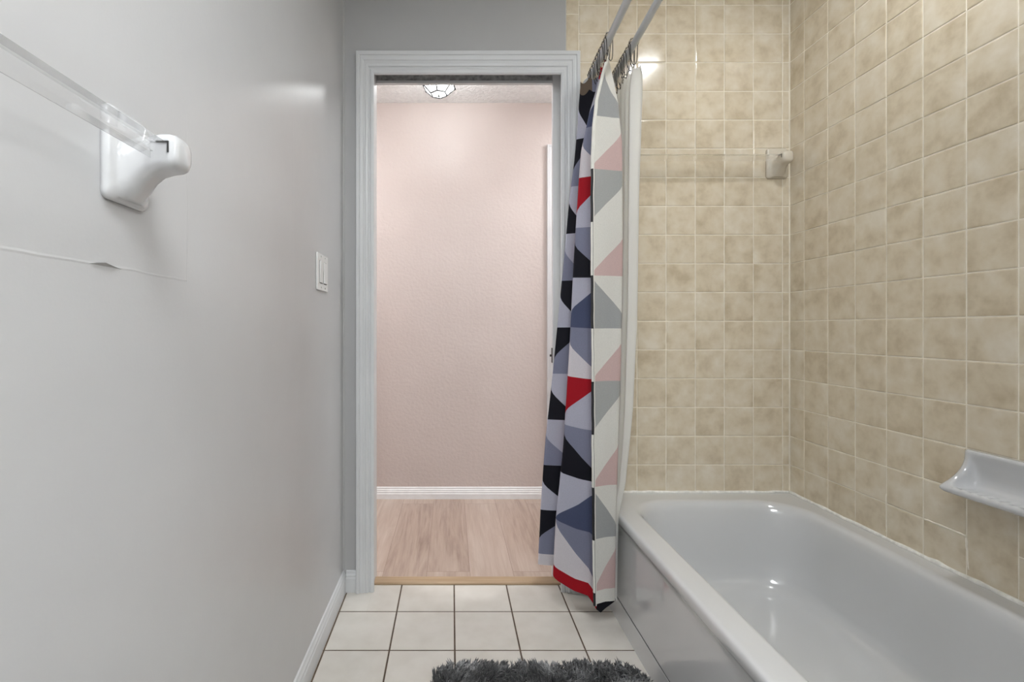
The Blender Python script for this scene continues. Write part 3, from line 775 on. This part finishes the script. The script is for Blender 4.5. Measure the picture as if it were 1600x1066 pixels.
# plain liner on the inner rod
LI = [(0.10, 0.549), (0.19, 0.550), (0.37, 0.5535), (0.41, 0.5590), (0.487, 0.577), (0.612, 0.590), (0.739, 0.602), (1.04, 0.615), (1.457, 0.623), (1.80, 0.634), (1.85, 0.634), (1.885, 0.627)]
LO = [(0.10, 0.5405), (0.37, 0.5425), (0.41, 0.546), (0.487, 0.560), (0.612, 0.570), (0.739, 0.577), (1.04, 0.585), (1.457, 0.590), (1.80, 0.592), (1.84, 0.596), (1.885, 0.604)]
verts, faces = [], []
NF, PER, NZ = 12, 8, 90
LOFF = Vector((0.58, 1.69, 0.10))
for a in range(NZ+1):
    t = a/NZ
    for q in range(NF*PER+1):
        f = q/PER; i = int(f); tt = smooth(f-i)
        wgt = tt if i % 2 else 1-tt           # starts on the inner side
        zb_ = 0.10+0.012*math.sin(f*1.9)
        z = 1.885-(1.885-zb_)*t
        if t < 0.06: z -= 0.012*(1-t/0.06)*abs(math.sin(f*PI/1.0))
        kf = 0.80+0.20*math.sin(f*2.3+z*1.1)
        xi, xo = interp(LI, z), interp(LO, z)
        xm = (xi+xo)/2
        x = xm+(xi-xo)*(wgt-0.5)*kf
        if i == 0: x = xo+(xi-xo)*wgt
        y = 1.585+(1.795-1.585)*(f/NF)
        if z > 0.45: x += 0.0025*noise.noise(Vector((f*0.9, z*2.0, 4.4)))
        verts.append(Vector((x, y, z))-LOFF)
nl = NF*PER+1
for a in range(NZ):
    for q in range(nl-1): faces.append((a*nl+q, a*nl+q+1, (a+1)*nl+q+1, (a+1)*nl+q))
ln = empty('shower_curtain_liner', tuple(LOFF), 'plain white shower liner hanging between the patterned curtain and the tub', 'shower curtain')
pymesh('liner_sheet', verts, faces, M['liner'], ln, True)

# beaded rings
def make_ring(loc, label, group):
    t = empty('curtain_ring', loc, label, 'curtain ring', 0, group)
    pts = []
    R = 0.0148
    for i in range(17):
        a = math.radians(-35+250*i/16); pts.append((R*math.cos(a), 0, 0.004+R*math.sin(a)))
    pts = [(0.006, 0, -0.066), (0.009, 0, -0.055), (0.011, 0, -0.035)]+pts+[(-0.011, 0, -0.035), (-0.009, 0, -0.055), (-0.004, 0, -0.068), (0.002, 0, -0.070), (0.006, 0, -0.066)]
    bm = bmesh.new(); tube(bm, pts, 0.0013, 8); obj('wire', bm, M['dark'], t, smooth=True)
    for i in range(5):
        a = math.radians(10+40*i); bm = bmesh.new(); sphere(bm, (R*math.cos(a), 0, 0.004+R*math.sin(a)), 0.0032, 10)
        obj('roller_bead', bm, M['bead'], t, smooth=True)
    return t
ORD = ['first', 'second', 'third', 'fourth', 'fifth', 'sixth', 'seventh', 'eighth', 'ninth', 'tenth', 'eleventh']
proto = None
for R, ya, yb, what, grp, n in ((R1, 1.560, 1.785, 'outer rod above the patterned curtain', 'rings on the outer shower rod', 11), (R2, 1.588, 1.792, 'inner rod above the white liner', 'rings on the inner shower rod', 11)):
    for i in range(n):
        y = ya+(yb-ya)*i/(n-1); x, z = rod_at(R, y)
        lab = '%s beaded metal curtain ring from the camera on the %s' % (ORD[i], what)
        if proto is None: proto = make_ring((x, y, z), lab, grp); r = proto
        else:
            r = copy_tree(proto); r.location = (x, y, z); r['label'] = lab; r['group'] = grp
        r.rotation_euler = (random.uniform(-0.12, 0.12), random.uniform(-0.1, 0.1), random.uniform(-0.5, 0.5))

# ------------------------------------------------------------------ shag rug
RX0, RX1, RY0, RY1, RR = -0.052, 0.560, 0.86, 1.418, 0.075
rug = empty('bath_rug', ((RX0+RX1)/2, (RY0+RY1)/2, 0), 'charcoal grey shaggy bath rug on the tiled floor beside the tub', 'rug')
ro = Vector(rug.location)
bm = bmesh.new()
pl = rrect(RX0+0.012, RX1-0.012, RY0+0.012, RY1-0.012, RR, 10, 8)
loft(bm, [[(x-ro.x, y-ro.y, z) for x, y in pl] for z in (0.0005, 0.008)])
obj('backing', bm, M['rug_back'], rug)
verts, faces, tone = [], [], []
def inside(x, y):
    cx = min(max(x, RX0+RR), RX1-RR); cy = min(max(y, RY0+RR), RY1-RR)
    return (x-cx)**2+(y-cy)**2 <= RR*RR
cnt = 0
while cnt < 4300:
    cx_, cy_ = random.uniform(RX0, RX1), random.uniform(RY0, RY1)
    if not inside(cx_, cy_) or (cy_ < 1.15 and random.random() < 0.55): continue
    cnt += 1
    q = Vector((cx_*10, cy_*10, 0.3)); lay = Vector((noise.noise(q), noise.noise(q+Vector((7, 2, 4)))))*1.6
    clean = lay+Vector((random.uniform(-0.9, 0.9), random.uniform(-0.9, 0.9)))
    ctone = 0.40+0.85*noise.noise(Vector((cx_*16, cy_*16, 2.2)))+random.uniform(-0.25, 0.25)
    clen = random.uniform(0.024, 0.036)
    for st in range(5):
        x, y = cx_+random.gauss(0, 0.0022), cy_+random.gauss(0, 0.0022)
        e = min(x-RX0, RX1-x, RY1-y, y-RY0)
        lean = clean+Vector((random.uniform(-0.45, 0.45), random.uniform(-0.45, 0.45))); ln_ = clen*random.uniform(0.8, 1.1)
        if e < 0.03:
            ox = (-1 if x-RX0 < 0.03 else 1 if RX1-x < 0.03 else 0); oy = (1 if RY1-y < 0.03 else -1 if y-RY0 < 0.03 else 0)
            lean += Vector((ox, oy))*0.3*(1-max(0, e)/0.03); ln_ *= 0.75
        dr = Vector((lean.x*0.5, lean.y*0.5, 1)).normalized()
        p0 = Vector((x, y, 0.006)); p1 = p0+dr*ln_*0.55
        d2 = Vector((dr.x*2.2, dr.y*2.2, dr.z*0.7)).normalized(); p2 = p1+d2*ln_*0.45
        if max(p1.x, p2.x) > 0.567: continue
        a = random.uniform(0, 6.28); rw = random.uniform(0.0014, 0.0024)
        b = len(verts)
        for p, k in ((p0, 0.8), (p1, 1.2)):
            for m3 in range(3): verts.append(p-ro+Vector((math.cos(a+m3*2.094), math.sin(a+m3*2.094), 0))*rw*k)
        verts.append(p2-ro)
        tn = min(1, max(0, ctone+random.uniform(-0.2, 0.2)))
        for m3 in range(3):
            n3 = (m3+1) % 3; faces.append((b+m3, b+n3, b+3+n3, b+3+m3)); faces.append((b+3+m3, b+3+n3, b+6)); tone += [tn*0.55, tn]
p = pymesh('pile', verts, faces, M['shag'], rug, False, None, tone); p['kind'] = 'stuff'

# ------------------------------------------------------------------ hall lantern
hl = empty('hall_ceiling_lamp', (-0.062, 2.40, ZH), 'small lit faceted glass lantern on the hallway ceiling seen through the doorway top', 'ceiling lamp')
bm = bmesh.new(); lathe(bm, [(0.001, 0.0), (0.060, 0.0), (0.062, -0.006), (0.055, -0.016), (0.020, -0.022), (0.014, -0.030), (0.001, -0.030)], 28)
obj('canopy', bm, M['chrome'], hl)
def hexr(r, z, n=6): return [Vector((r*math.cos(k*2*PI/n+0.35), r*math.sin(k*2*PI/n+0.35), z)) for k in range(n)]
top, mid, bot = hexr(0.050, -0.040), hexr(0.087, -0.122), hexr(0.042, -0.163)
bm = bmesh.new()
for k in range(6):
    g = (k+1) % 6
    for A, B in ((top[k], mid[k]), (mid[k], bot[k]), (bot[k], bot[g]), (mid[k], mid[g]), (top[k], top[g])): tube(bm, [A, B], 0.0030, 6)
    sphere(bm, mid[k], 0.0042, 8)
    tube(bm, [top[k], (0, 0, -0.026)], 0.002, 6)
obj('frame', bm, simple('black_lamp_frame', (0.006, 0.006, 0.006), 0.9), hl)['label'] = 'dark metal frame'
for k in range(6):
    g = (k+1) % 6
    for ring_ in ((top[k], top[g], mid[g], mid[k]), (mid[k], mid[g], bot[g], bot[k])):
        bm = bmesh.new(); bm.faces.new([bm.verts.new(v) for v in ring_]); obj('glass_pane', bm, M['pane'], hl)
bm = bmesh.new(); bm.faces.new([bm.verts.new(v) for v in bot]); obj('glass_pane', bm, M['pane'], hl)
bm = bmesh.new(); sphere(bm, (0, 0, -0.172), 0.0055, 10); tube(bm, [(0, 0, -0.163), (0, 0, -0.172)], 0.0025, 8); obj('finial', bm, M['dark'], hl)
bm = bmesh.new(); tube(bm, [(0.02, -0.01, -0.03), (0.02, -0.01, -0.065)], 0.012, 16); obj('bulb_socket', bm, M['plastic'], hl)
bm = bmesh.new(); lathe(bm, [(0.001, -0.065), (0.011, -0.066), (0.013, -0.076), (0.021, -0.094), (0.023, -0.106), (0.019, -0.118), (0.010, -0.126), (0.001, -0.128)], 24, 0.02, -0.01)
obj('bulb', bm, emit('hall_bulb_glow', LCOL, HALL_BULB_E), hl, smooth=True)['label'] = 'glowing bulb'
for i, x in enumerate((-1.15, 1.2)):  # two unseen fixtures added beside the lantern to brighten the hall
    t = empty('hall_fill_light', (x, 2.38, ZH), 'added round hallway fill light %s of the doorway' % ('left', 'right')[i], 'ceiling light')
    bm = bmesh.new(); lathe(bm, [(0.001, 0), (0.17, 0), (0.17, -0.02), (0.155, -0.028), (0.150, -0.028), (0.150, -0.012), (0.001, -0.012)], 32); obj('trim_ring', bm, M['trim'], t)
    bm = bmesh.new(); lathe(bm, [(0.001, -0.013), (0.148, -0.013), (0.146, -0.030), (0.001, -0.036)], 32); obj('diffuser', bm, emit('hall_fill_glow', LCOL, HALL_FILL_E), t)

# ------------------------------------------------------------------ bathroom lamps and an added fill (out of view, they light the room)
t = empty('tub_ceiling_light', (1.04, 1.05, ZC), 'round ceiling light above the bathtub', 'ceiling light')
bm = bmesh.new(); lathe(bm, [(0.001, 0), (0.095, 0), (0.095, -0.010), (0.082, -0.016), (0.064, -0.016), (0.064, -0.006), (0.001, -0.006)], 36); obj('trim_ring', bm, M['trim'], t)
bm = bmesh.new(); lathe(bm, [(0.001, -0.007), (0.062, -0.007), (0.060, -0.014), (0.001, -0.018)], 36); obj('diffuser', bm, emit('tub_light_glow', LCOL, TUB_LIGHT_E), t)
t = empty('room_fill_light', (0.12, -0.28, ZC), 'added large oblong ceiling fill light behind the camera', 'ceiling light')  # unseen fixture added as broad soft fill
obj('housing', boxbm(-0.32, 0.32, -0.47, 0.47, -0.05, 0), M['trim'], t, bevel=0.004)
obj('diffuser', boxbm(-0.30, 0.30, -0.45, 0.45, -0.056, -0.0502), emit('room_fill_glow', LCOL, ROOM_FILL_E), t)
t = empty('vanity_light', (XR, -0.42, 1.98), 'bar of three globe lamps on the right wall behind the camera', 'wall lamp')
obj('back_plate', boxbm(-0.03, 0, -0.30, 0.30, -0.05, 0.05), M['chrome'], t, bevel=0.004)
gm = emit('vanity_globe_glow', LCOL, VANITY_E)
for x in (-0.21, 0.0, 0.21):
    bm = bmesh.new(); tube(bm, [(-0.03, x, 0), (-0.055, x, 0)], 0.022, 16); obj('lamp_holder', bm, M['chrome'], t)
    bm = bmesh.new(); sphere(bm, (-0.105, x, 0), 0.052, 20); obj('globe', bm, gm, t, smooth=True)
